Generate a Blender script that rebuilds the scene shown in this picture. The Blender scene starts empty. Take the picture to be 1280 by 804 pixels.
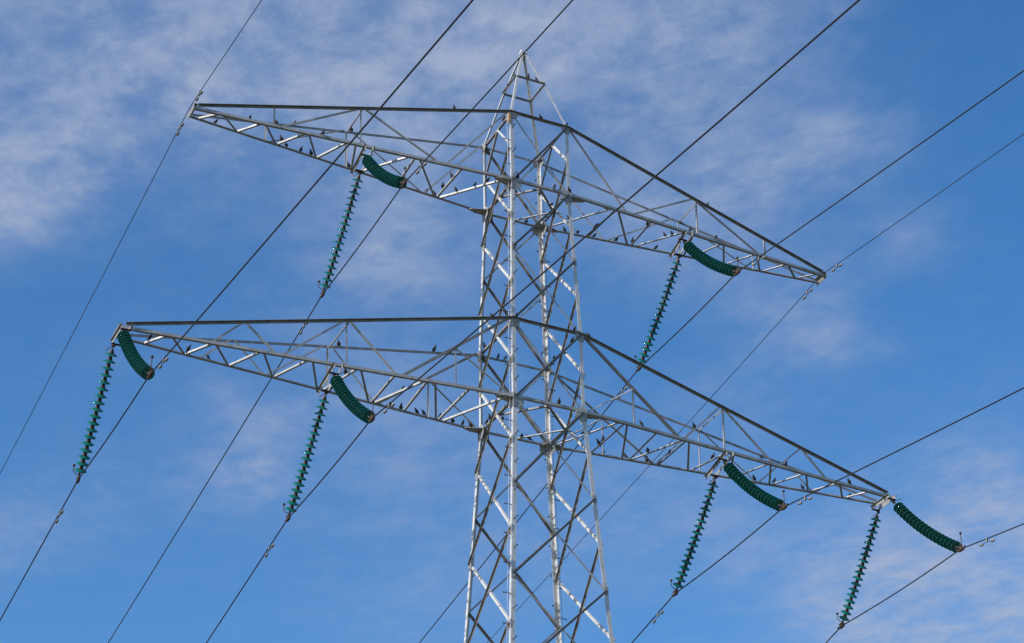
import bpy, bmesh, math, random
from mathutils import Vector, Matrix
random.seed(7)
S = bpy.context.scene
COL = S.collection
V = Vector
GROUND_Z = -24.1

# ------------------------------------------------------------------ camera
AZ, EL, ROLL = 0.4608, 0.5512, -0.0186
CAM = V((-18.5619, -36.4717, -22.4641))
fwd = V((math.sin(AZ)*math.cos(EL), math.cos(AZ)*math.cos(EL), math.sin(EL)))
rgt0 = V((math.cos(AZ), -math.sin(AZ), 0)); up0 = rgt0.cross(fwd)
cr, sr = math.cos(ROLL), math.sin(ROLL)
rgt = cr*rgt0 + sr*up0; upv = -sr*rgt0 + cr*up0
cd = bpy.data.cameras.new('camera'); cam = bpy.data.objects.new('camera', cd); COL.objects.link(cam)
cd.sensor_width = 36.0; cd.sensor_fit = 'HORIZONTAL'; cd.lens = 2572.39/1280*36
cd.clip_start = 0.1; cd.clip_end = 30000
cam.matrix_world = Matrix(((rgt.x, upv.x, -fwd.x, CAM.x), (rgt.y, upv.y, -fwd.y, CAM.y), (rgt.z, upv.z, -fwd.z, CAM.z), (0, 0, 0, 1)))
S.camera = cam

# ------------------------------------------------------------------ sun, sky, exposure
SUN = V((-0.82, -0.13, 0.55)).normalized()           # direction towards the sun
sl = bpy.data.lights.new('sun', 'SUN'); so = bpy.data.objects.new('sun', sl); COL.objects.link(so)
sl.energy = 3.6; sl.angle = math.radians(0.53); sl.color = (1.0, 0.95, 0.88)
so.rotation_euler = SUN.to_track_quat('Z', 'Y').to_euler()
so.location = (-30, -10, 40)
S.view_settings.view_transform = 'Standard'; S.view_settings.look = 'None'
S.view_settings.exposure = 0.5; S.view_settings.gamma = 1.0; S.view_settings.use_curve_mapping = False

W = bpy.data.worlds.new('World'); S.world = W; W.use_nodes = True
nt = W.node_tree; nt.nodes.clear(); N = nt.nodes.new; LK = nt.links.new
def mth(op, a, b=None, c=None, clamp=False):
    n = N('ShaderNodeMath'); n.operation = op; n.use_clamp = clamp
    for i, x in enumerate((a, b, c)):
        if x is None: continue
        if isinstance(x, (int, float)): n.inputs[i].default_value = x
        else: LK(x, n.inputs[i])
    return n.outputs[0]
sky = N('ShaderNodeTexSky'); sky.sky_type = 'NISHITA'; sky.sun_disc = False
sky.sun_elevation = math.asin(SUN.z); sky.sun_rotation = math.atan2(SUN.x, SUN.y)
sky.altitude = 0; sky.air_density = 1.0; sky.dust_density = 0.6; sky.ozone_density = 2.0
tc = N('ShaderNodeTexCoord')
sep = N('ShaderNodeSeparateXYZ'); LK(tc.outputs['Generated'], sep.inputs[0])
zc = mth('MAXIMUM', sep.outputs[2], 0.06)
px = mth('DIVIDE', sep.outputs[0], zc); py = mth('DIVIDE', sep.outputs[1], zc)
cmb = N('ShaderNodeCombineXYZ'); LK(px, cmb.inputs[0]); LK(py, cmb.inputs[1])   # a flat cloud layer overhead
def noise(vec, scale, detail, rough, dist=0.0, off=(0, 0, 0), sc=(1, 1, 1), rz=0.0):
    m = N('ShaderNodeMapping'); LK(vec, m.inputs[0]); m.inputs['Location'].default_value = off
    m.inputs['Scale'].default_value = sc; m.inputs['Rotation'].default_value = (0, 0, rz)
    n = N('ShaderNodeTexNoise'); LK(m.outputs[0], n.inputs['Vector'])
    n.inputs['Scale'].default_value = scale; n.inputs['Detail'].default_value = detail
    n.inputs['Roughness'].default_value = rough; n.inputs['Distortion'].default_value = dist
    return n.outputs[0]
def smooth(x, a, b):
    n = N('ShaderNodeMapRange'); n.interpolation_type = 'SMOOTHSTEP'; LK(x, n.inputs[0])
    n.inputs[1].default_value = a; n.inputs[2].default_value = b
    return n.outputs[0]
CV = cmb.outputs[0]
def layer(u, v):
    d = (fwd + rgt*((u-640)/2572.39) - upv*((v-402)/2572.39)).normalized()
    return d.x/d.z, d.y/d.z
# banks of thin cloud, given by the direction they lie in: (across, down, breadth, how dense)
SKY_BANKS = [(20, 240, 80, 1.25), (110, 185, 70, .6), (90, 50, 220, .75), (300, 80, 190, .85), (430, 80, 120, .75), (560, 80, 130, .85), (720, 60, 120, .6),
 (830, 110, 130, .6), (900, 50, 110, .6), (1010, 30, 70, .3), (1040, 180, 65, .7), (960, 230, 70, .5), (890, 240, 60, .45), (800, 270, 110, .5), (880, 310, 80, .4),
 (1120, 290, 60, .45), (1010, 370, 60, .45), (1040, 440, 45, .6), (960, 400, 70, .35), (920, 490, 70, .3), (530, 260, 130, .6), (460, 330, 80, .5), (300, 600, 55, .8),
 (310, 530, 60, .45), (430, 520, 90, .25), (1180, 745, 140, 1.25), (1090, 790, 110, .65), (1270, 690, 90, .7), (1240, 590, 70, .6), (20, 670, 60, .5), (930, 690, 60, .25),
 (420, 600, 160, .15), (540, 770, 130, .25), (480, 420, 120, .3), (700, 650, 150, .35), (560, 560, 100, .25), (860, 620, 90, .3), (130, 600, 90, .25), (200, 430, 70, .15)]
total = None
wn = noise(CV, 5.5, 5, .6, 0, (3, 1, 0)); wn2 = noise(CV, 5.5, 5, .6, 0, (-4, 7, 2))
wx = mth('ADD', px, mth('MULTIPLY', mth('SUBTRACT', wn, .5), .13)); wy = mth('ADD', py, mth('MULTIPLY', mth('SUBTRACT', wn2, .5), .13))
for (u, v, r, a) in SKY_BANKS:
    bx, by = layer(u, v); cx2, cy2 = layer(u+r, v); cx3, cy3 = layer(u, v-r*.75)
    e1 = V((cx2-bx, cy2-by)); e2 = V((cx3-bx, cy3-by))
    det = e1.x*e2.y - e1.y*e2.x
    dx = mth('SUBTRACT', wx, bx); dy = mth('SUBTRACT', wy, by)
    q1 = mth('ADD', mth('MULTIPLY', dx, e2.y/det), mth('MULTIPLY', dy, -e2.x/det))
    q2 = mth('ADD', mth('MULTIPLY', dx, -e1.y/det), mth('MULTIPLY', dy, e1.x/det))
    g = mth('MULTIPLY', mth('EXPONENT', mth('MULTIPLY', mth('ADD', mth('MULTIPLY', q1, q1), mth('MULTIPLY', q2, q2)), -.8)), a)
    total = g if total is None else mth('ADD', total, g)
wisp = noise(CV, 9.5, 10, .62, .25, (1.3, 2.2, 0), (1, .9, 1), .5)
fine = noise(CV, 26.0, 10, .66, .25, (5, 3, 0), (1, .85, 1), .8)
tex = mth('ADD', mth('MULTIPLY', wisp, .56), mth('MULTIPLY', fine, .44))
tx = smooth(tex, .33, .70)
cf = mth('MULTIPLY', mth('MINIMUM', mth('MULTIPLY', total, .85), 1.0), mth('ADD', mth('MULTIPLY', tx, .72), .20))
cf = mth('ADD', cf, mth('MULTIPLY', smooth(tex, .42, .75), .05))
cf = mth('MINIMUM', cf, .85)
hs = N('ShaderNodeHueSaturation'); LK(sky.outputs[0], hs.inputs['Color'])
hs.inputs['Hue'].default_value = 0.503; hs.inputs['Saturation'].default_value = 1.32; hs.inputs['Value'].default_value = 1.27
mx = N('ShaderNodeMix'); mx.data_type = 'RGBA'
LK(cf, mx.inputs[0]); LK(hs.outputs[0], mx.inputs[6]); mx.inputs[7].default_value = (2.75, 3.25, 4.4, 1)
bg = N('ShaderNodeBackground'); LK(mx.outputs[2], bg.inputs[0]); bg.inputs[1].default_value = 0.1
ow = N('ShaderNodeOutputWorld'); LK(bg.outputs[0], ow.inputs[0])
CLOUD = mx.inputs[7]

# ------------------------------------------------------------------ materials
def mat(name):
    m = bpy.data.materials.new(name); m.use_nodes = True
    t = m.node_tree; return m, t, t.nodes['Principled BSDF']
def steel(name, lo, hi, scale=6.0, metal=.35, rough=.5, spots=None):
    m, t, b = mat(name)
    tcn = t.nodes.new('ShaderNodeTexCoord')
    n = t.nodes.new('ShaderNodeTexNoise'); n.inputs['Scale'].default_value = scale; n.inputs['Detail'].default_value = 8; n.inputs['Roughness'].default_value = .65
    t.links.new(tcn.outputs['Object'], n.inputs['Vector'])
    r = t.nodes.new('ShaderNodeValToRGB'); r.color_ramp.elements[0].position = .32; r.color_ramp.elements[1].position = .68
    r.color_ramp.elements[0].color = (*lo, 1); r.color_ramp.elements[1].color = (*hi, 1)
    t.links.new(n.outputs[0], r.inputs[0]); out = r.outputs[0]
    if spots:
        n2 = t.nodes.new('ShaderNodeTexNoise'); n2.inputs['Scale'].default_value = spots[0]; n2.inputs['Detail'].default_value = 3
        t.links.new(tcn.outputs['Object'], n2.inputs['Vector'])
        r2 = t.nodes.new('ShaderNodeValToRGB'); r2.color_ramp.elements[0].position = spots[1]; r2.color_ramp.elements[1].position = spots[1]+.12
        t.links.new(n2.outputs[0], r2.inputs[0])
        mxx = t.nodes.new('ShaderNodeMix'); mxx.data_type = 'RGBA'; t.links.new(r2.outputs[0], mxx.inputs[0])
        t.links.new(out, mxx.inputs[6]); mxx.inputs[7].default_value = (*spots[2], 1); out = mxx.outputs[2]
    t.links.new(out, b.inputs['Base Color'])
    rr = t.nodes.new('ShaderNodeMapRange'); t.links.new(n.outputs[0], rr.inputs[0]); rr.inputs[3].default_value = rough+.12; rr.inputs[4].default_value = rough-.1
    t.links.new(rr.outputs[0], b.inputs['Roughness']); b.inputs['Metallic'].default_value = metal
    return m
M_LEG = steel('galvanised_leg', (.42, .415, .41), (.60, .595, .59), 5, .15, .55, (9, .63, (.36, .345, .32)))
M_STEEL = steel('galvanised_steel', (.25, .247, .242), (.40, .396, .388), 6, .2, .55, (11, .62, (.27, .25, .22)))
M_SHADED = steel('shaded_steel', (.14, .135, .127), (.26, .252, .24), 5, .2, .6)  # darker copy of the steel, with the shade of unlit members put into its colour
M_SOILED = steel('bird_soiled_steel', (.40, .395, .385), (.58, .575, .56), 7, 0, .7, (15, .56, (.36, .345, .32)))
M_RUST = steel('brown_iron', (.028, .019, .014), (.085, .052, .036), 30, .3, .6)
M_WIRE = steel('weathered_cable', (.014, .0135, .018), (.034, .032, .04), 20, .3, .55)
M_ROD = steel('dark_rod', (.03, .03, .03), (.08, .078, .075), 20, .3, .5)
M_BIRD = steel('dark_plumage', (.005, .005, .006), (.014, .013, .016), 60, 0, .7, (160, .68, (.04, .037, .032)))
M_ORANGE = steel('orange_plastic', (.38, .22, .10), (.50, .31, .16), 8, 0, .5)
M_DAMP = steel('cast_weight', (.13, .12, .11), (.27, .25, .235), 25, .2, .55)
def glass():
    m, t, b = mat('green_glass')
    b.inputs['Base Color'].default_value = (.05, .40, .31, 1); b.inputs['Roughness'].default_value = .06
    b.inputs['IOR'].default_value = 1.5; b.inputs['Transmission Weight'].default_value = .42
    n = t.nodes.new('ShaderNodeTexNoise'); n.inputs['Scale'].default_value = 14; tcn = t.nodes.new('ShaderNodeTexCoord')
    t.links.new(tcn.outputs['Object'], n.inputs['Vector'])
    r = t.nodes.new('ShaderNodeValToRGB'); r.color_ramp.elements[0].color = (.006, .15, .128, 1); r.color_ramp.elements[1].color = (.018, .275, .235, 1)
    t.links.new(n.outputs[0], r.inputs[0]); t.links.new(r.outputs[0], b.inputs['Base Color'])
    return m
M_GLASS = glass()
def grass_mat():
    m, t, b = mat('meadow')
    tcn = t.nodes.new('ShaderNodeTexCoord')
    n = t.nodes.new('ShaderNodeTexNoise'); n.inputs['Scale'].default_value = .15; n.inputs['Detail'].default_value = 12; n.inputs['Roughness'].default_value = .7
    t.links.new(tcn.outputs['Object'], n.inputs['Vector'])
    r = t.nodes.new('ShaderNodeValToRGB'); r.color_ramp.elements[0].color = (.045, .048, .02, 1); r.color_ramp.elements[1].color = (.10, .088, .05, 1)
    t.links.new(n.outputs[0], r.inputs[0]); t.links.new(r.outputs[0], b.inputs['Base Color']); b.inputs['Roughness'].default_value = .9
    return m
M_GRASS = grass_mat()

# ------------------------------------------------------------------ helpers
def link(name, bm, m, parent=None, smooth=False, recalc=True):
    if recalc: bmesh.ops.recalc_face_normals(bm, faces=bm.faces)
    me = bpy.data.meshes.new(name); bm.to_mesh(me); bm.free()
    me.materials.append(m)
    if smooth:
        for p in me.polygons: p.use_smooth = True
    o = bpy.data.objects.new(name, me); COL.objects.link(o)
    if parent: o.parent = parent
    return o
def empty(name, loc=(0, 0, 0), parent=None):
    o = bpy.data.objects.new(name, None); COL.objects.link(o); o.location = loc; o.empty_display_size = .1
    if parent: o.parent = parent
    return o
def tag(o, label, cat, group=None):
    o['label'] = label; o['category'] = cat
    if group: o['group'] = group
    return o
def copy_of(o, parent=None):
    c = o.copy(); COL.objects.link(c)
    if parent: c.parent = parent
    return c
def prism(bm, p0, p1, prof, d1, d2):
    ax = (p1-p0).normalized()
    d1 = (d1 - ax*d1.dot(ax)).normalized()
    d2 = (d2 - ax*d2.dot(ax)); d2 = (d2 - d1*d2.dot(d1)).normalized()
    a = [bm.verts.new(p0 + d1*x + d2*y) for x, y in prof]; b = [bm.verts.new(p1 + d1*x + d2*y) for x, y in prof]
    n = len(prof)
    for i in range(n): bm.faces.new((a[i], a[(i+1) % n], b[(i+1) % n], b[i]))
    bm.faces.new(a[::-1]); bm.faces.new(b)
def L_prof(w, t, w2=None): return [(0, 0), (w, 0), (w, t), (t, t), (t, w2 or w), (0, w2 or w)]
def angle(bm, p0, p1, w, d1, d2, w2=None): prism(bm, V(p0), V(p1), L_prof(w, max(.007, w*.11), w2), V(d1), V(d2))
def boxbar(bm, p0, p1, w, h, d1, d2): prism(bm, V(p0), V(p1), [(-w/2, -h/2), (w/2, -h/2), (w/2, h/2), (-w/2, h/2)], V(d1), V(d2))
def tube(bm, pts, r, n=8, cap=True):
    pts = [V(p) for p in pts]; rings = []
    rr = r if isinstance(r, (list, tuple)) else [r]*len(pts)
    ref = None
    for i, p in enumerate(pts):
        d = (pts[min(i+1, len(pts)-1)] - pts[max(i-1, 0)]).normalized()
        if ref is None: ref = V((0, 0, 1)) if abs(d.z) < .9 else V((1, 0, 0))
        a = (ref - d*ref.dot(d)).normalized(); b = d.cross(a); ref = a
        rings.append([bm.verts.new(p + (a*math.cos(k*2*math.pi/n) + b*math.sin(k*2*math.pi/n))*rr[i]) for k in range(n)])
    for i in range(len(rings)-1):
        for k in range(n): bm.faces.new((rings[i][k], rings[i][(k+1) % n], rings[i+1][(k+1) % n], rings[i+1][k]))
    if cap: bm.faces.new(rings[0][::-1]); bm.faces.new(rings[-1])
def lathe(bm, prof, n=24, M=None):
    rings = []
    for r, z in prof:
        if r < 1e-6: rings.append([bm.verts.new((0, 0, z))])
        else: rings.append([bm.verts.new((r*math.cos(k*2*math.pi/n), r*math.sin(k*2*math.pi/n), z)) for k in range(n)])
    for a, b in zip(rings, rings[1:]):
        for k in range(n):
            k2 = (k+1) % n
            if len(a) == 1 and len(b) == 1: continue
            if len(a) == 1: bm.faces.new((a[0], b[k], b[k2]))
            elif len(b) == 1: bm.faces.new((a[k], b[0], a[k2]))
            else: bm.faces.new((a[k], a[k2], b[k2], b[k]))
    if M: bmesh.ops.transform(bm, matrix=M, verts=[v for r in rings for v in r])

# ------------------------------------------------------------------ ground
bm = bmesh.new()
for s in ((-9000, -9000), (9000, -9000), (9000, 9000), (-9000, 9000)): bm.verts.new((s[0], s[1], GROUND_Z))
bm.faces.new(bm.verts[:]); g = link('ground', bm, M_GRASS); g['kind'] = 'structure'

# ------------------------------------------------------------------ the pylon: a square lattice body with two crossarms
Z_LB, Z_LT, Z_UB, Z_UT, Z_R, Z_AP = 0.0, 2.034, 6.0, 8.003, 9.534, 10.664
WID = [(-24.3, 0.898+24.3*.0547), (0, .898), (2.034, .899), (6.0, .782), (8.003, .789), (9.534, .392), (10.664, .05)]
def wz(z):
    for (a, wa), (b, wb) in zip(WID, WID[1:]):
        if z <= b: return wa + (wb-wa)*(z-a)/(b-a)
    return WID[-1][1]
SG = {'A': (-1, -1), 'B': (1, -1), 'C': (-1, 1), 'D': (1, 1)}
def corner(c, z): s = SG[c]; w = wz(z); return V((s[0]*w, s[1]*w, z))
BARS = []   # (place, p0, p1): where birds may perch
pylon = empty('lattice_pylon', (0, 0, GROUND_Z))
tag(pylon, 'tall galvanised steel lattice pylon with two wide crossarms and a pointed peak', 'electricity pylon')
OFF = V((0, 0, -GROUND_Z))
class Bars:                      # bars are written in world coordinates, shifted into the pylon's frame
    pass
def bar(name, parent, p0, p1, w, d1, d2, m=None, place=None, w2=None):
    bm = bmesh.new(); angle(bm, V(p0)+OFF, V(p1)+OFF, w, d1, d2, w2)
    o = link(name, bm, m or M_STEEL, parent)
    if place: BARS.append((place, V(p0), V(p1)))
    return o
FACES = {'front': ('A', 'B', V((0, -1, 0))), 'left': ('C', 'A', V((-1, 0, 0))), 'back': ('D', 'C', V((0, 1, 0))), 'right': ('B', 'D', V((1, 0, 0)))}
# legs, each with its rubber-free steel step bolts on two of them
LEGS = {}
bolt_me = None
for c, (sx, sy) in SG.items():
    bm = bmesh.new()
    zs = [GROUND_Z-.2, 0, 2.034, 6.0, 8.003, 9.534, 10.664]
    for a, b in zip(zs, zs[1:]):
        w = .098 if b <= 0 else (.088 if b <= 6 else (.08 if b <= 8.1 else .056))
        angle(bm, corner(c, a)+OFF, corner(c, b)+OFF, w, (-sx, 0, 0), (0, -sy, 0))
    leg = link('leg', bm, M_LEG, pylon); LEGS[c] = leg
    if c in 'AD':
        k = 0; z = -7.0
        while z < 7.9:
            p = corner(c, z); d = V((sx, 0, 0)) if k % 2 == 0 else V((0, sy, 0))
            side = V((0, -sy, 0)) if k % 2 == 0 else V((-sx, 0, 0))
            if bolt_me is None:
                b2 = bmesh.new(); tube(b2, [(-.03, 0, 0), (.155, 0, 0), (.156, 0, 0), (.17, 0, 0)], [.011, .011, .018, .018], 6)
                bolt_me = bpy.data.meshes.new('step_bolt'); bmesh.ops.recalc_face_normals(b2, faces=b2.faces); b2.to_mesh(bolt_me); b2.free(); bolt_me.materials.append(M_ROD)
            o = bpy.data.objects.new('step_bolt', bolt_me); COL.objects.link(o); o.parent = leg
            o.location = p + side*.045 + OFF; o.rotation_euler = (0, 0, math.atan2(d.y, d.x))
            k += 1; z += .355
# bracing of the four faces
def brace(face, c0, z0, c1, z1, w=.066, m=None, out=False, name='brace', place=None, w2=None):
    n = FACES[face][2]
    p0 = corner(c0, z0); p1 = corner(c1, z1); h = V((n.y, -n.x, 0)); h = h if h.dot(p1-p0) > 0 else -h
    off = n*.012 if out else -n*.015
    p0 = p0 + h*.035 + off; p1 = p1 - h*.035 + off; d = (p1-p0).normalized()
    inpl = n.cross(d)
    if inpl.z > 0: inpl = -inpl
    return bar(name, pylon, p0 - inpl*w*.5, p1 - inpl*w*.5, w, inpl, n if out else -n, m, place, w2)
side_z = [6.97, 5.0, 3.08, 1.0, -1.09, -3.32, -5.57, -7.9, -11.2, -14.8, -18.9, -23.6]
front_z = [8.003, 6.0, 4.07, 2.034, 0.0, -2.2, -4.42, -6.7, -9.6, -13.0, -17.0, -21.5]
for f in ('front', 'back', 'left', 'right'):
    a, b, n = FACES[f]; zz = front_z if f in ('front', 'back') else side_z
    for z0, z1 in zip(zz, zz[1:]):
        soiled = f in ('left', 'right') and z0 < 7.5
        hi, lo = ('C', 'A') if f == 'left' else (('D', 'B') if f == 'right' else (a, b))
        sidef = f in ('left', 'right')      # one brace bolted outside the leg, the crossing one inside
        ma = (M_SOILED if soiled else M_STEEL); mb = M_SHADED  # crossing brace takes the darker copy: its unlit underside is painted in
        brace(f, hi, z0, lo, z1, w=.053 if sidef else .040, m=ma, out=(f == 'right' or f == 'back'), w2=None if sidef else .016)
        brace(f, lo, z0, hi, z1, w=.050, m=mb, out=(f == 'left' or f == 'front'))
# half panel under the top side bars
for f, (hi, lo) in {'left': ('C', 'A'), 'right': ('D', 'B')}.items():
    n = FACES[f][2]; mid = (corner(hi, Z_UT)+corner(lo, Z_UT))/2
    for c in (hi, lo):
        p1 = corner(c, 6.97); d = (p1-mid).normalized(); inpl = n.cross(d)
        if inpl.z < 0: inpl = -inpl
        bar('brace', pylon, mid - n*.02 - V((0, 0, .03)), p1 - n*.02 - d*.05, .048, inpl, -n, M_SOILED if c == lo else M_SHADED)
# horizontals along the line direction and the diamond in plan at both arms
for z, nm in ((Z_UT, 'upper arm top'), (Z_UB, 'upper arm foot'), (Z_LT, 'lower arm top'), (Z_LB, 'lower arm foot')):
    for c0, c1, side in (('A', 'C', 'left'), ('B', 'D', 'right')):
        n = FACES[side][2]; p0 = corner(c0, z) - n*.03; p1 = corner(c1, z) - n*.03
        bar('side_beam', pylon, p0, p1, .055, (0, 0, 1), -n, M_SHADED, f'{side} side beam of the mast at the {nm}')
    if z in (Z_UB, Z_LB):
        w = wz(z)-.03; md = {'F': V((0, -w, z-.02)), 'K': V((0, w, z-.02)), 'L': V((-w, 0, z-.02)), 'R': V((w, 0, z-.02))}
        for s in ('LF', 'FR', 'RK', 'KL'):
            p0, p1 = md[s[0]], md[s[1]]; dd = (p1-p0).normalized(); inn = V((-(p0+p1).x, -(p0+p1).y, 0)).normalized()
            bar('plan_brace', pylon, p0+dd*.04, p1-dd*.04, .045, (0, 0, 1), inn, M_STEEL if s == 'RK' else M_SHADED, f'slanting plan brace inside the mast at the {nm}')
# peak ring and apex
for f in FACES:
    a, b, n = FACES[f]; p0 = corner(a, Z_R); p1 = corner(b, Z_R)
    bar('peak_beam', pylon, p0 + n*.006, p1 + n*.006, .042, (0, 0, -1), n if f in ('front', 'left') else -n, M_STEEL, f'{f} beam of the ring below the peak')
bm = bmesh.new()
boxbar(bm, V((-.085, 0, Z_AP-.03))+OFF, V((.085, 0, Z_AP-.03))+OFF, .17, .02, (0, 1, 0), (0, 0, 1))
for sx in (-1, 1): boxbar(bm, V((sx*.07, -.06, Z_AP+.02))+OFF, V((sx*.07, .06, Z_AP+.02))+OFF, .012, .12, (1, 0, 0), (0, 0, 1))
tube(bm, [V((-.1, 0, Z_AP+.03))+OFF, V((.1, 0, Z_AP+.03))+OFF], .018, 8)
link('peak_cap', bm, M_LEG, pylon)
# gusset plates with bolt heads
def plate(bm, c, ex, ey, n, outline, t=.012, studs=()):
    c = V(c)+OFF
    a = [bm.verts.new(c + ex*x + ey*y + n*t) for x, y in outline]; b = [bm.verts.new(c + ex*x + ey*y) for x, y in outline]
    k = len(a)
    bm.faces.new(a); bm.faces.new(b[::-1])
    for i in range(k): bm.faces.new((a[i], b[i], b[(i+1) % k], a[(i+1) % k]))
    for x, y in studs:
        p = c + ex*x + ey*y
        tube(bm, [p - n*.014, p + n*(t+.016)], .013, 6)
up = V((0, 0, 1))
for z in (Z_UT, Z_UB, Z_LT, Z_LB):
    for c, (sx, sy) in SG.items():
        p = corner(c, z); bm = bmesh.new()
        s = 1.0 if z in (Z_UB, Z_LB) else .75
        out = [(-.03*s, -.24*s), (.15*s, -.24*s), (.25*s, -.16*s), (.25*s, .02*s), (.17*s, .11*s), (-.03*s, .11*s)]
        st = [(.05*s, -.20*s), (.14*s, -.19*s), (.20*s, -.12*s), (.21*s, -.03*s), (.05*s, -.10*s), (.13*s, .06*s), (.03*s, .07*s)]
        plate(bm, p + V((0, sy*.004, 0)), V((-sx, 0, 0)), up, V((0, sy, 0)), out, .010, st)
        plate(bm, p + V((sx*.004, 0, 0)), V((0, -sy, 0)), up, V((sx, 0, 0)), out, .010, st)
        if z in (Z_UB, Z_LB):        # flat plates under the arm joints, outside the legs
            plate(bm, p + V((0, 0, -.016)), V((sx, 0, 0)), V((0, -sy, 0)), V((0, 0, -1)), [(-.22, -.03), (.24, -.03), (.44, .05), (.38, .12), (.02, .24), (-.16, .22)], .010, [(.25, .06), (.12, .08), (.0, .12)])
        link('gusset_plate', bm, M_STEEL, pylon)
for f in FACES:
    a, b, n = FACES[f]; zz = (front_z if f in ('front', 'back') else side_z)[1:8]
    for z in zz:
        if z in (Z_UT, Z_UB, Z_LT, Z_LB): continue
        bm = bmesh.new()
        for c, o_ in ((a, b), (b, a)):
            ex = (corner(o_, z)-corner(c, z)).normalized()
            plate(bm, corner(c, z) + n*.004, ex, up, n, [(-.01, -.10), (.09, -.10), (.12, 0), (.09, .10), (-.01, .10)], .008, [(.05, -.06), (.06, .06), (.03, .02)])
        link('joint_plate', bm, M_STEEL, pylon)
# climbing safety rope on the near leg, with its orange top bracket
for c, o_ in (('A', V((-.09, .0, 0))), ('D', V((.09, 0, 0)))):
    bm = bmesh.new(); tube(bm, [corner(c, z)+o_+OFF for z in (-23, -12, 0, 2.034, 6.0, 7.85)], .006, 6)
    link('safety_rope', bm, M_STEEL, pylon)
p = corner('A', 7.8) + V((-.045, -.03, 0)) + OFF
bm = bmesh.new(); prism(bm, p + V((0, 0, -.11)), p + V((0, 0, .11)), [(-.03, -.03), (.03, -.03), (.035, 0), (.03, .03), (-.03, .03), (-.035, 0)], V((1, 0, 0)), V((0, 1, 0)))
tube(bm, [p + V((0, 0, -.16)), p + V((0, 0, -.1))], .018, 8); tube(bm, [p + V((0, 0, .1)), p + V((0, 0, .16))], .018, 8)
link('rope_bracket', bm, M_ORANGE, pylon)

# ------------------------------------------------------------------ crossarms
ARM = {'upper': dict(zb=Z_UB, zt=Z_UT, L=8.4665, t=.1748, dz=.084, fork=4.32), 'lower': dict(zb=Z_LB, zt=Z_LT, L=9.6378, t=.2124, dz=-.036, fork=4.94)}
BOT = {  # zigzag of the foot plane on the left arm: (front or back rail, distance) pairs
 'upper': [('B', 8.25, 'F', 7.9), ('F', 7.8, 'B', 7.34), ('B', 7.28, 'F', 6.9), ('F', 6.8, 'B', 6.36), ('B', 6.3, 'F', 5.86), ('F', 5.78, 'B', 5.33), ('B', 5.27, 'F', 4.87),
           ('F', 4.66, 'B', 4.40), ('B', 4.15, 'F', 3.35), ('F', 3.21, 'B', 3.17), ('F', 3.10, 'B', 2.2), ('B', 2.10, 'F', 2.04), ('B', 2.02, 'F', .9)],
 'lower': [('B', 9.01, 'F', 8.68), ('F', 8.58, 'B', 8.14), ('B', 8.08, 'F', 7.70), ('F', 7.64, 'B', 7.13), ('B', 7.07, 'F', 6.67), ('F', 6.6, 'B', 6.09), ('B', 6.03, 'F', 5.62), ('F', 5.52, 'B', 5.02),
           ('B', 4.84, 'F', 4.52), ('F', 4.44, 'B', 3.76), ('B', 3.67, 'F', 3.67), ('B', 3.6, 'F', 2.97), ('F', 2.92, 'B', 2.86), ('F', 2.74, 'B', 2.06), ('B', 1.98, 'F', 1.94), ('B', 1.86, 'F', 1.0)]}
FACE = {  # bracing of the upright faces: (rail, distance, rail, distance)
 'upper': [('T', 6.58, 'B', 6.58), ('B', 6.5, 'T', 4.6), ('T', 4.52, 'B', 4.5), ('T', 4.42, 'B', 2.52), ('B', 2.43, 'T', .84)],
 'lower': [('B', 7.74, 'T', 7.06), ('T', 7.0, 'B', 6.28), ('B', 6.2, 'T', 4.82), ('T', 4.76, 'B', 4.72), ('T', 4.7, 'B', 3.58), ('B', 3.5, 'T', .95)]}
def arm_pt(a, rail, fb, x, s):
    """point on a rail of an arm: rail T or B, front (F) or back (B), x metres from the mast, on side s"""
    q = ARM[a]; sy = -1 if fb == 'F' else 1
    z0 = q['zt'] if rail == 'T' else q['zb']; w0 = wz(z0); z1 = q['zb'] + q['dz'] + (.08 if rail == 'T' else 0)
    k = (x-w0)/(q['L']-w0)
    return V((s*x, sy*(w0 + (q['t']-w0)*k), z0 + (z1-z0)*k))
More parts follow.
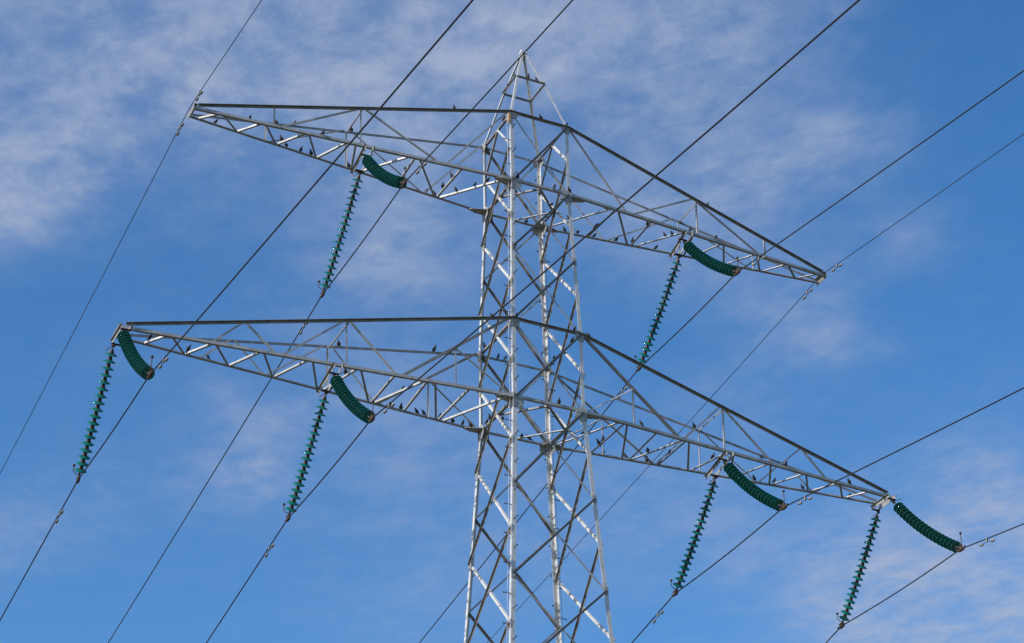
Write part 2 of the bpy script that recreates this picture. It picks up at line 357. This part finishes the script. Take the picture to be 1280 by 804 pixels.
for a in ('upper', 'lower'):
    q = ARM[a]
    for s in (-1, 1):
        sd = 'left' if s < 0 else 'right'
        arm = empty('crossarm', (0, 0, 0), pylon)
        arm['label'] = f'{sd} half of the {a} crossarm'
        for fb in 'FB':
            sy = -1 if fb == 'F' else 1; wb, wt = wz(q['zb']), wz(q['zt']); nm = 'front' if fb == 'F' else 'rear'
            o1 = V((0, sy, 0))
            # foot rail: upright leaf outside, flat leaf inwards
            p0, p1 = arm_pt(a, 'B', fb, wb if s < 0 else wb, s), arm_pt(a, 'B', fb, q['L'], s)
            bar('bottom_chord', arm, p0+o1*.012, p1+o1*.012, .067, (0, 0, 1), -o1, M_STEEL, f'{nm} foot rail of the {a} {sd} arm')
            p0, p1 = arm_pt(a, 'T', fb, wt, s), arm_pt(a, 'T', fb, q['L']-.09, s)
            bar('top_chord', arm, p0+V((0, 0, .03)), p1+V((0, 0, .03)), .062, (0, 0, -1), o1, M_SHADED, f'{nm} top rail of the {a} {sd} arm')
            for i, (r0, x0, r1, x1) in enumerate(FACE[a]):
                p0, p1 = arm_pt(a, r0, fb, x0, s), arm_pt(a, r1, fb, x1, s)
                d = (p1-p0).normalized(); inpl = o1.cross(d); inpl = inpl if inpl.z > 0 else -inpl
                if abs(inpl.z) < .2: inpl = V((s, 0, 0))
                big = (a == 'lower' and i == 5)
                bar('face_brace', arm, p0 - o1*.022, p1 - o1*.022, .058 if big else .038, inpl, -o1, M_SHADED if big else M_STEEL, f'{nm} slanting brace of the {a} {sd} arm' if big else None)
            if a == 'lower':        # small upright and tie on the long inner diagonal
                pd0, pd1 = arm_pt(a, 'B', fb, 3.5, s), arm_pt(a, 'T', fb, .95, s); m_ = pd0.lerp(pd1, .5)
                m_.y = m_.y - sy*.03; fo = arm_pt(a, 'B', fb, 2.22, s); fo.y -= sy*.03
                bar('face_brace', arm, m_, fo, .034, (s, 0, 0), -o1)
                ft = arm_pt(a, 'B', fb, 1.0, s); ft.y -= sy*.03
                bar('face_brace', arm, m_, ft + V((0, 0, .1)), .034, (s, 0, .6), -o1)
        # beams inside the body joining both halves are built once, with the left half
        if s < 0:
            for fb in 'FB':
                sy = -1 if fb == 'F' else 1; o1 = V((0, sy, 0)); nm = 'front' if fb == 'F' else 'rear'
                w0 = wz(q['zb'])
                bar('body_beam', arm, V((-w0, sy*w0, q['zb']))+o1*.012, V((w0, sy*w0, q['zb']))+o1*.012, .067, (0, 0, 1), -o1, M_STEEL, f'{nm} beam across the mast at the {a} arm foot')
                w0 = wz(q['zt'])
                bar('body_beam', arm, V((-w0, sy*w0, q['zt']+.03)), V((w0, sy*w0, q['zt']+.03)), .062, (0, 0, -1), o1, M_SHADED, f'{nm} beam across the mast at the {a} arm top')
        # foot plane zigzag (the right half is the left one turned about the mast)
        for i, (f0, x0, f1, x1) in enumerate(BOT[a]):
            if s > 0: f0, f1 = ('F' if f0 == 'B' else 'B'), ('F' if f1 == 'B' else 'B')
            p0, p1 = arm_pt(a, 'B', f0, x0, s), arm_pt(a, 'B', f1, x1, s)
            if p0.y > p1.y: p0, p1 = p1, p0
            d = (p1-p0).normalized(); side = V((0, 0, 1)).cross(d).normalized()
            side = side if side.x*s < 0 else -side
            p0 = p0 + V((0, .03, .014)); p1 = p1 + V((0, -.03, .014))
            bar('foot_brace', arm, p0, p1, .047, (0, 0, 1), side, M_STEEL, f'zigzag brace under the {a} {sd} arm')
        # tie between the top rails
        xt = 4.54 if a == 'upper' else 4.75
        bar('tie_beam', arm, arm_pt(a, 'T', 'F', xt, s)+V((0, .02, -.02)), arm_pt(a, 'T', 'B', xt, s)+V((0, -.02, -.02)), .042, (0, 0, -1), (1, 0, 0), M_SHADED, f'cross tie of the {a} {sd} arm')
        # twin beam that carries the insulators, and the end frame
        xs = [q['fork']] + ([q['L']-.07] if a == 'lower' else [])
        for xf in xs:
            tip = xf > 6
            yf = arm_pt(a, 'B', 'F', xf, s).y; zf = arm_pt(a, 'B', 'F', xf, s).z
            for k in (-1, 1):
                bm = bmesh.new(); e = .16 if tip else .10
                xa, xb = (0, 0) if tip else ((-.02 if s < 0 else -.12), .10)      # the twin beam sits a little askew
                prism(bm, V((s*xf+k*.085+xa, yf-e, zf-.055))+OFF, V((s*xf+k*.085+xb, -yf+e, zf-.055))+OFF, [(0, -.03), (.008, -.03), (.008, .052), (.05, .052), (.05, .06), (0, .06)], V((k, 0, 0)), V((0, 0, 1)))
                link('insulator_beam', bm, M_STEEL, arm)
            for yy, xo in (((yf-.11, 0), (-yf+.11, 0)) if tip else ((yf+.19, -.02 if s < 0 else -.15), (-yf-.19, .10))):
                bm = bmesh.new(); boxbar(bm, V((s*xf-.11+xo, yy, zf-.09))+OFF, V((s*xf+.11+xo, yy, zf-.09))+OFF, .05, .016, (0, 1, 0), (0, 0, 1)); tube(bm, [V((s*xf-.1+xo, yy, zf-.1))+OFF, V((s*xf+.1+xo, yy, zf-.1))+OFF], .016, 8)
                link('hanger_plate', bm, M_RUST, arm)
        if a == 'upper':
            zt_ = q['zb']+q['dz']
            bm = bmesh.new(); prism(bm, V((s*(q['L']+.01), -q['t']-.05, zt_+.03))+OFF, V((s*(q['L']+.01), q['t']+.05, zt_+.03))+OFF, [(-.012, -.07), (0, -.07), (0, .09), (-.09, .09), (-.09, .082), (-.012, .082)], V((s, 0, 0)), V((0, 0, 1)))
            link('end_plate', bm, M_SHADED, arm)
        else:
            zt_ = q['zb']+q['dz']
            bm = bmesh.new(); boxbar(bm, V((s*(q['L']+.045), -q['t']-.02, zt_+.035))+OFF, V((s*(q['L']+.045), q['t']+.02, zt_+.035))+OFF, .01, .08, (1, 0, 0), (0, 0, 1))
            link('end_plate', bm, M_SHADED, arm)

# ------------------------------------------------------------------ insulator strings
ND = 18
def disc_meshes():
    bm = bmesh.new()      # glass shell, cap side towards +z, skirt opening to -z
    lathe(bm, [(.036, .030), (.06, .026), (.09, .014), (.115, -.004), (.1275, -.022), (.126, -.030), (.118, -.026), (.108, -.034), (.100, -.020), (.088, -.036), (.080, -.016), (.066, -.034), (.058, -.012), (.036, -.012), (.0, -.012)], 28)
    lathe_close = [v for v in bm.verts if abs(v.co.z-.030) < 1e-5]
    bm.faces.new(lathe_close)
    for v in bm.verts: v.co.z *= .8 if v.co.z < .029 else 1
    bmesh.ops.recalc_face_normals(bm, faces=bm.faces)
    g_ = bpy.data.meshes.new('glass_disc'); bm.to_mesh(g_); bm.free(); g_.materials.append(M_GLASS)
    for p in g_.polygons: p.use_smooth = True
    bm = bmesh.new()      # iron cap above the shell, pin below
    lathe(bm, [(0, .102), (.026, .100), (.034, .090), (.037, .07), (.046, .045), (.049, .028), (.049, .022), (0, .022)], 14)
    bmesh.ops.recalc_face_normals(bm, faces=bm.faces)
    c_ = bpy.data.meshes.new('cap'); bm.to_mesh(c_); bm.free(); c_.materials.append(M_RUST)
    for p in c_.polygons: p.use_smooth = True
    bm = bmesh.new(); lathe(bm, [(0, -.013), (.020, -.013), (.021, -.05), (0, -.052)], 8); bmesh.ops.recalc_face_normals(bm, faces=bm.faces)
    p_ = bpy.data.meshes.new('pin'); bm.to_mesh(p_); bm.free(); p_.materials.append(M_LEG)
    return g_, c_, p_
DISC, CAP, PIN = disc_meshes()
def link_shared(name, me, parent, M):
    o = bpy.data.objects.new(name, me); COL.objects.link(o); o.parent = parent; o.matrix_local = M; return o
ENDS = {}
def insulator(x, top, bot, sag, label, near, dx=0):
    """a string of cap-and-pin glass discs hanging in a shallow curve from the arm to the conductor"""
    t = V((x+dx, *top)); b = V((x, *bot)); root = empty('insulator_string', t)
    tag(root, label, 'insulator', 'green glass insulator strings')
    d = b-t; nrm = V((0, -d.z, d.y)).normalized()
    if nrm.z > 0: nrm = -nrm
    n = 80
    path = [t + d*(i/n) + nrm*(sag*4*(i/n)*(1-i/n)) for i in range(n+1)]
    ln = [0]
    for p, q_ in zip(path, path[1:]): ln.append(ln[-1] + (q_-p).length)
    def at(sv):
        for i in range(n):
            if ln[i+1] >= sv or i == n-1:
                k = (sv-ln[i])/(ln[i+1]-ln[i]); return path[i].lerp(path[i+1], k), (path[i+1]-path[i]).normalized()
    tot = ln[-1]; l0, l1 = (.15 if near else .10), .17
    pitch = (tot-l0-l1)/(ND)
    for k in range(ND):
        p, ax = at(l0 + pitch*(k+.62)); rot = (-ax).to_track_quat('Z', 'X').to_matrix().to_4x4()
        M = Matrix.Translation(p-t) @ rot @ Matrix.Diagonal((1.08, 1.08, pitch/.146, 1))
        dsc = link_shared('glass_disc', DISC, root, M)
        link_shared('cap', CAP, dsc, Matrix.Identity(4)); link_shared('pin', PIN, dsc, Matrix.Identity(4))
    bm = bmesh.new(); p0, _ = at(0); p1, _ = at(l0+.03)
    tube(bm, [p0-t+V((0, 0, .05)), p0-t, (p0+p1)/2-t, p1-t], [.014, .016, .012, .02], 8)
    boxbar(bm, p0-t+V((0, 0, .06)), p0-t+V((0, 0, -.04)), .05, .03, (1, 0, 0), (0, 1, 0)); tube(bm, [p0-t+V((-.05, 0, .0)), p0-t+V((.05, 0, .0))], .014, 6)
    link('shackle', bm, M_RUST, root, True)
    bm = bmesh.new()                                 # upper horn: a plain rod beside the shackle
    if near: tube(bm, [(0, 0, .02), (.08, -.03, .05), (.19, -.08, .09)], .009, 6)
    else: tube(bm, [(0, 0, -.02), (-.08, .02, -.07), (-.15, .04, -.14)], .009, 6)
    link('arcing_rod', bm, M_RUST, root, True)
    bm = bmesh.new(); p2, ax = at(tot-l1-.02)       # socket, yoke and boat-shaped clamp
    sy = -1 if near else 1
    tube(bm, [p2-t, (p2*.4+b*.6)-t, b-t], [.02, .026, .022], 8)
    tube(bm, [b-t+V((0, dy, dz)) for dy, dz in ((-.15, .02), (-.10, -.02), (0, -.03), (.10, -.02), (.15, .02))], [.02, .028, .034, .028, .02], 8)
    for k in (-1, 1): tube(bm, [b-t+V((.03, k*.05, -.05)), b-t+V((-.03, k*.05, .06))], .012, 6)
    boxbar(bm, b-t+V((0, 0, -.02)), b-t+V((0, 0, .09)), .03, .09, (1, 0, 0), (0, 1, 0))
    link('clamp', bm, M_RUST, root, False)
    bm = bmesh.new()                                 # arcing horn with its ball
    h0 = p2.lerp(b, .35) - t
    if near: pts = [h0, h0+V((0, -.09, .0)), h0+V((0, -.14, .06)), h0+V((0, -.15, .30))]
    else: pts = [h0, h0+V((-.08, .03, .02)), h0+V((-.13, .04, .08)), h0+V((-.13, .02, .20))]
    tube(bm, pts, .010, 6)
    lathe(bm, [(0, -.032), (.018, -.027), (.03, -.012), (.032, 0), (.03, .012), (.018, .027), (0, .032)], 10, Matrix.Translation(pts[-1]))
    link('arcing_horn', bm, M_RUST, root, True)
    return b
LINES = [  # x, arm, label parts, far clamp (y, z), near clamp (y, z)
 ('lower', -9.63, "the lower left tip", (2.26, -2.42), (-2.81, -2.53)),
 ('upper', -4.32, 'the upper left arm', (2.25, 3.60), (-2.62, 3.665)),
 ('lower', -4.94, "the lower left arm's middle", (2.21, -2.41), (-2.59, -2.32)),
 ('upper', 4.32, 'the upper right arm', (2.44, 3.76), (-2.37, 3.82)),
 ('lower', 4.94, "the lower right arm's middle", (2.39, -2.34), (-2.46, -2.25)),
 ('lower', 9.63, "the lower right tip", (2.35, -2.39), (-2.56, -2.41))]
SLOPES = [(.109, .145), (.143, .1255), (.163, .137), (.163, .151), (.196, .155), (.24, .16)]   # how steeply each line falls away, far and near
def wire_mesh(x, pts, r):
    bm = bmesh.new(); tube(bm, [V((x, y, z)) for y, z in pts], r, 8); return bm
WZ = {}
for (a, x, lab, fa, ne), (s1, s2) in zip(LINES, SLOPES):
    q = ARM[a]; yf = -arm_pt(a, 'B', 'F', abs(x), 1).y; zf = arm_pt(a, 'B', 'F', abs(x), 1).z
    tip = abs(x) > 6; e = .11 if tip else -.19
    dn, df = (0, 0) if tip else ((-.02 if x < 0 else -.11), .11)
    insulator(x, (yf+e, zf-.13), fa, .05, f'long thin teal glass insulator string slanting away below {lab}', False, df)
    insulator(x, (-yf-e, zf-.16), ne, .125, f'thick green glass insulator string seen nearly end-on below {lab}', True, dn)
    b1, b2 = s1/330, s2/330
    pts = [(fa[0]+d_, fa[1] - s1*d_ + b1*d_*d_) for d_ in (160, 140, 120, 100, 85, 70, 60, 50, 40, 32, 25, 19, 14, 10, 7, 4.5, 2.5, 1.2, .5, .15)]
    mid = [(fa[0]*(1-k)+ne[0]*k, fa[1]*(1-k)+ne[1]*k - .05*math.sin(math.pi*k)) for k in (0, .06, .2, .35, .5, .65, .8, .94, 1)]
    pts2 = [(ne[0]-d_, ne[1] - s2*d_ + b2*d_*d_) for d_ in (.15, .5, 1.2, 2.5, 4.5, 7, 10, 14, 19, 25, 32, 40, 50, 60, 70, 85, 100, 120, 140, 160)]
    allp = pts + mid + pts2; WZ[lab] = (x, allp)
    o = link('power_line', wire_mesh(x, allp, .0148), M_WIRE, None, True)
    tag(o, f'dark power line held by both insulator strings below {lab}', 'cable', 'dark overhead power lines')
for sd, s, s1, s2 in (('left', -1, .085, .125), ('right', 1, .125, .125)):
    x = s*8.5; y0 = .21; z0 = 6.235
    pts = [(y0+d_, z0 - s1*d_ + s1/330*d_*d_) for d_ in (160, 130, 100, 80, 60, 45, 32, 22, 15, 10, 6, 3, 1.2, .4)] + [(y0, z0), (0, z0-.01), (-y0, z0)]
    pts += [(-y0-d_, z0 - s2*d_ + s2/330*d_*d_) for d_ in (.4, 1.2, 3, 6, 10, 15, 22, 32, 45, 60, 80, 100, 130, 160)]
    WZ['e'+sd] = (x, pts)
    o = link('earth_wire', wire_mesh(x, pts, .0095), M_WIRE, None, True)
    tag(o, f'thin dark earth wire running over the {sd} tip of the upper arm', 'cable', 'thin earth wires')
def zon(pts, y):
    for (ya, za), (yb, zb) in zip(pts, pts[1:]):
        if (ya-y)*(yb-y) <= 0 and ya != yb: return za+(zb-za)*(y-ya)/(yb-ya), (zb-za)/(yb-ya)
# ------------------------------------------------------------------ vibration dampers
DAMP = {}
def damper(key, y, label, r, L=.21):
    x, pts = WZ[key]; z, sl_ = zon(pts, y)
    root = empty('vibration_damper', (x, y, z)); root.rotation_euler = (math.atan(sl_), 0, 0)
    tag(root, label, 'damper', 'vibration dampers on the wires')
    bm = bmesh.new(); boxbar(bm, (0, 0, .022), (0, 0, -.085), .034, .04, (1, 0, 0), (0, 1, 0)); link('clamp', bm, M_DAMP, root)
    bm = bmesh.new(); tube(bm, [(0, -L, -.10), (0, -L*.5, -.083), (0, 0, -.075), (0, L*.5, -.083), (0, L, -.10)], .007, 6); link('messenger_wire', bm, M_WIRE, root)
    for k in (-1, 1):
        bm = bmesh.new(); lathe(bm, [(0, -.07), (.02, -.068), (.029, -.05), (.030, 0), (.026, .04), (.016, .06), (0, .062)], 12, Matrix.Translation((0, k*L, -.10)) @ Matrix.Rotation(-k*math.pi/2, 4, 'X'))
        link('weight', bm, M_DAMP, root, True)
for key, yf, yn in (("the lower left tip", 3.64, -3.72), ('the upper left arm', 3.45, -3.56), ("the lower left arm's middle", 3.36, -3.49), ('the upper right arm', 3.36, -3.30),
                    ("the lower right arm's middle", 3.26, -3.30), ("the lower right tip", 3.4, -3.49)):
    for y, wd in ((yf, 'far'), (yn, 'near')):
        if y == 3.4: continue            # that one lies outside the picture
        damper(key, y, f'two-lobed damper on the {wd} stretch of the line below {key}', .034)
for sd in ('left', 'right'):
    for y, wd in ((.72, 'far'), (-.68, 'near')):
        damper('e'+sd, y, f'small two-lobed damper on the earth wire just {"beyond" if wd == "far" else "before"} the upper {sd} tip', .028, .17)

# ------------------------------------------------------------------ birds
ORD = ['first', 'second', 'third', 'fourth', 'fifth', 'sixth', 'seventh', 'eighth', 'ninth', 'tenth']
def bird_mesh(lean, turn):
    """a starling-sized bird: tail, body, head and beak as one skin, folded wings and legs, facing +x"""
    bm = bmesh.new(); c, s = math.cos(lean), math.sin(lean)
    secs = [(-.125, .004, .013, -.002), (-.085, .006, .016, 0), (-.06, .012, .018, 0), (-.03, .027, .027, -.004), (0, .037, .034, -.006), (.03, .036, .034, -.004), (.052, .027, .026, .004)]
    neck = V((.052*c, 0, .052*s)); rings = []
    def ring(p, ax, ry, rz, n=10):
        sd = V((0, 1, 0)); u_ = ax.cross(sd).normalized(); u_ = u_ if u_.z >= 0 or u_.x < 0 else -u_
        rings.append([bm.verts.new(p + sd*(ry*math.cos(k*2*math.pi/n)) + u_*(rz*math.sin(k*2*math.pi/n))) for k in range(n)])
    ax = V((c, 0, s)); nr = V((-s, 0, c))
    for x, rz, ry, o_ in secs: ring(ax*x + nr*o_, ax, ry, rz)
    h = ax*.052 + nr*.004; hd = V((math.cos(turn), math.sin(turn)*.6, .15)).normalized()
    for x, z, ry, rz, sp in ((.012, .016, .022, .022, 0), (.018, .030, .021, .020, .3), (.026, .036, .015, .014, .7), (.034, .037, .006, .006, 1), (.060, .033, .0012, .0012, 1)):
        a_ = (V((c, 0, s))*(1-sp) + hd*sp).normalized(); ring(h + V((x*(1-sp), 0, z)) + hd*x*sp, a_, ry, rz)
    for a, b in zip(rings, rings[1:]):
        for k in range(10): bm.faces.new((a[k], a[(k+1) % 10], b[(k+1) % 10], b[k]))
    bm.faces.new(rings[0][::-1]); bm.faces.new(rings[-1])
    for sy in (-1, 1):                                   # folded wings and legs
        w = [V((-.11, sy*.008, .010)), V((-.05, sy*.026, .004)), V((.0, sy*.036, .004)), V((.035, sy*.031, .006))]
        tube(bm, [ax*p.x + V((0, p.y, 0)) + nr*p.z for p in w], [.003, .012, .019, .008], 8)
        f = ax*(-.012) - nr*.026 + V((0, sy*.014, 0))
        tube(bm, [f, V((f.x-.006, f.y, f.z-.02)), V((f.x+.002, f.y, f.z-.044)), V((f.x+.022, f.y, f.z-.047))], [.008, .0035, .0028, .002], 5)
    low = min(v.co.z for v in bm.verts)
    legz = (ax*(-.012) - nr*.026).z - .047
    bmesh.ops.translate(bm, vec=(0, 0, -legz), verts=bm.verts)
    bmesh.ops.recalc_face_normals(bm, faces=bm.faces)
    me = bpy.data.meshes.new('starling'); bm.to_mesh(me); bm.free(); me.materials.append(M_BIRD)
    for p in me.polygons: p.use_smooth = True
    return me
BIRD_MESHES = [bird_mesh(le, tu) for le, tu in ((1.05, .1), (.9, -.8), (1.2, .7), (.7, 0), (1.0, 1.1))]
PERCHES = [  # (beam, height of its upper edge over the point, where each bird sits)
 ('rear top rail of the upper left arm', 0.0, [(-6.995, 0.293, 6.546), (-5.868, 0.383, 6.816), (-4.395, 0.501, 7.169)]),
 ('rear foot rail of the upper left arm', 0.067, [(-7.814, 0.242, 6.077), (-6.039, 0.383, 6.057), (-5.669, 0.412, 6.053), (-5.41, 0.432, 6.051), (-4.43, 0.51, 6.04), (-2.359, 0.673, 6.017), (-2.119, 0.692, 6.015)]),
 ('front foot rail of the upper left arm', 0.067, [(-6.556, -0.342, 6.063), (-5.447, -0.429, 6.051), (-0.954, -0.784, 6.002)]),
 ('zigzag brace under the upper left arm', 0.048, [(-6.227, 0.205, 6.074), (-2.084, 0.309, 6.028), (-2.063, -0.16, 6.028), (-1.739, 0.304, 6.024), (-1.426, -0.086, 6.021), (-1.213, -0.352, 6.019)]),
 ('front top rail of the upper left arm', 0.0, [(-2.231, -0.674, 7.688)]),
 ('left beam of the ring below the peak', 0.0, [(-0.398, -0.305, 9.534), (-0.398, 0.01, 9.534)]),
 ('front beam of the ring below the peak', 0.0, [(-0.08, -0.398, 9.534), (0.163, -0.398, 9.534)]),
 ('front beam across the mast at the upper arm top', 0.0, [(0.044, -0.789, 8.033)]),
 ('right side beam of the mast at the upper arm top', 0.048, [(0.759, -0.757, 8.003)]),
 ('rear beam across the mast at the upper arm top', 0.0, [(-0.757, 0.789, 8.033)]),
 ('left side beam of the mast at the upper arm top', 0.048, [(-0.759, -0.359, 8.003)]),
 ('front beam across the mast at the upper arm foot', 0.067, [(-0.634, -0.798, 6.0), (0.348, -0.798, 6.0), (0.751, -0.798, 6.0)]),
 ('rear beam across the mast at the upper arm foot', 0.067, [(0.386, 0.798, 6.0)]),
 ('slanting plan brace inside the mast at the upper arm foot', 0.048, [(-0.459, -0.293, 5.98), (0.596, -0.156, 5.98)]),
 ('right side beam of the mast at the upper arm foot', 0.048, [(0.752, 0.397, 6.0)]),
 ('rear foot rail of the upper right arm', 0.067, [(3.894, 0.552, 6.034), (2.803, 0.638, 6.022), (2.211, 0.685, 6.016), (1.768, 0.72, 6.011), (1.416, 0.748, 6.007)]),
 ('zigzag brace under the upper right arm', 0.048, [(3.93, -0.201, 6.048), (3.818, -0.057, 6.047), (3.208, 0.511, 6.041), (3.179, -0.308, 6.04), (2.057, 0.286, 6.028), (1.903, -0.509, 6.026), (1.281, 0.268, 6.019)]),
 ('front top rail of the upper right arm', 0.0, [(4.868, -0.463, 7.056)]),
 ('front foot rail of the upper right arm', 0.067, [(5.04, -0.462, 6.047), (4.264, -0.523, 6.038)]),
 ('zigzag brace under the lower left arm', 0.048, [(-8.929, 0.111, -0.019), (-8.039, 0.235, -0.015), (-4.625, -0.209, -0.001)]),
 ('rear foot rail of the lower left arm', 0.067, [(-7.549, 0.392, -0.027), (-4.648, 0.62, -0.015), (-3.155, 0.737, -0.009), (-2.902, 0.757, -0.008), (-2.503, 0.788, -0.007), (-2.313, 0.803, -0.006), (-1.914, 0.834, -0.004), (-1.577, 0.861, -0.003), (-1.325, 0.88, -0.002), (-1.115, 0.897, -0.001)]),
 ('rear top rail of the lower left arm', 0.0, [(-4.493, 0.617, 1.246), (-2.067, 0.807, 1.798), (-1.507, 0.851, 1.926)]),
 ('rear slanting brace of the lower left arm', 0.03, [(-2.897, 0.719, 0.47)]),
 ('front top rail of the lower left arm', 0.0, [(-1.382, -0.861, 1.954)]),
 ('left side beam of the mast at the lower arm top', 0.048, [(-0.869, 0.625, 2.034)]),
 ('rear beam across the mast at the lower arm top', 0.0, [(-0.396, 0.899, 2.064), (-0.205, 0.899, 2.064)]),
 ('right side beam of the mast at the lower arm top', 0.048, [(0.869, 0.456, 2.034), (0.869, -0.456, 2.034)]),
 ('front beam across the mast at the lower arm top', 0.0, [(-0.789, -0.899, 2.064), (0.681, -0.899, 2.064)]),
 ('front top rail of the lower right arm', 0.0, [(1.071, -0.885, 2.025)]),
 ('rear beam across the mast at the lower arm foot', 0.067, [(0.188, 0.914, 0.0), (0.382, 0.914, 0.0)]),
 ('front beam across the mast at the lower arm foot', 0.067, [(0.231, -0.914, 0.0)]),
 ('zigzag brace under the lower right arm', 0.048, [(6.689, 0.378, -0.01), (4.708, -0.088, -0.002), (3.67, 0.167, 0.003), (3.164, 0.285, 0.005), (1.954, 0.253, 0.01), (1.949, 0.445, 0.01), (1.383, 0.123, 0.012)]),
 ('rear foot rail of the lower right arm', 0.067, [(8.79, 0.295, -0.033), (7.507, 0.396, -0.027), (6.204, 0.498, -0.022), (3.701, 0.694, -0.012), (3.386, 0.719, -0.01), (2.839, 0.762, -0.008), (2.271, 0.806, -0.006)]),
 ('left side beam of the mast at the lower arm foot', 0.048, [(-0.868, 0.568, 0.0), (-0.868, 0.374, 0.0)]),
 ('slanting plan brace inside the mast at the lower arm foot', 0.048, [(-0.611, 0.257, -0.02)]),
 ('rear top rail of the lower right arm', 0.0, [(4.68, 0.602, 1.203)]),
 ('front foot rail of the lower right arm', 0.067, [(8.37, -0.328, -0.031), (6.477, -0.476, -0.023), (5.762, -0.532, -0.02), (2.398, -0.796, -0.006)]),
]
for beam, hgt, spots in PERCHES:
    along_arm = 'arm' in beam and 'mast' not in beam
    short = beam.replace(' of the ', ' of ').replace(' under the ', ' under ').replace(' at the ', ' at ').replace(' inside the ', ' inside ').replace(' across the ', ' across ')
    for i, (x, y, z) in enumerate(spots):
        o = bpy.data.objects.new('perched_bird', random.choice(BIRD_MESHES)); COL.objects.link(o)
        o.location = (x, y, z + hgt); o.rotation_euler = (0, 0, random.uniform(0, 2*math.pi)); k = random.uniform(.82, .96); o.scale = (k, k, k)
        if len(spots) == 1: lb = f'small dark bird alone on the {short}'
        else: lb = f'dark bird, {ORD[i]} from the {"tip" if along_arm else "left"} on {short}'
        if i == len(spots)-1 and len(spots) > 1: lb = f'dark bird, last from the {"tip" if along_arm else "left"} on {short}'
        tag(o, lb, 'bird', 'small dark birds perched on the pylon')
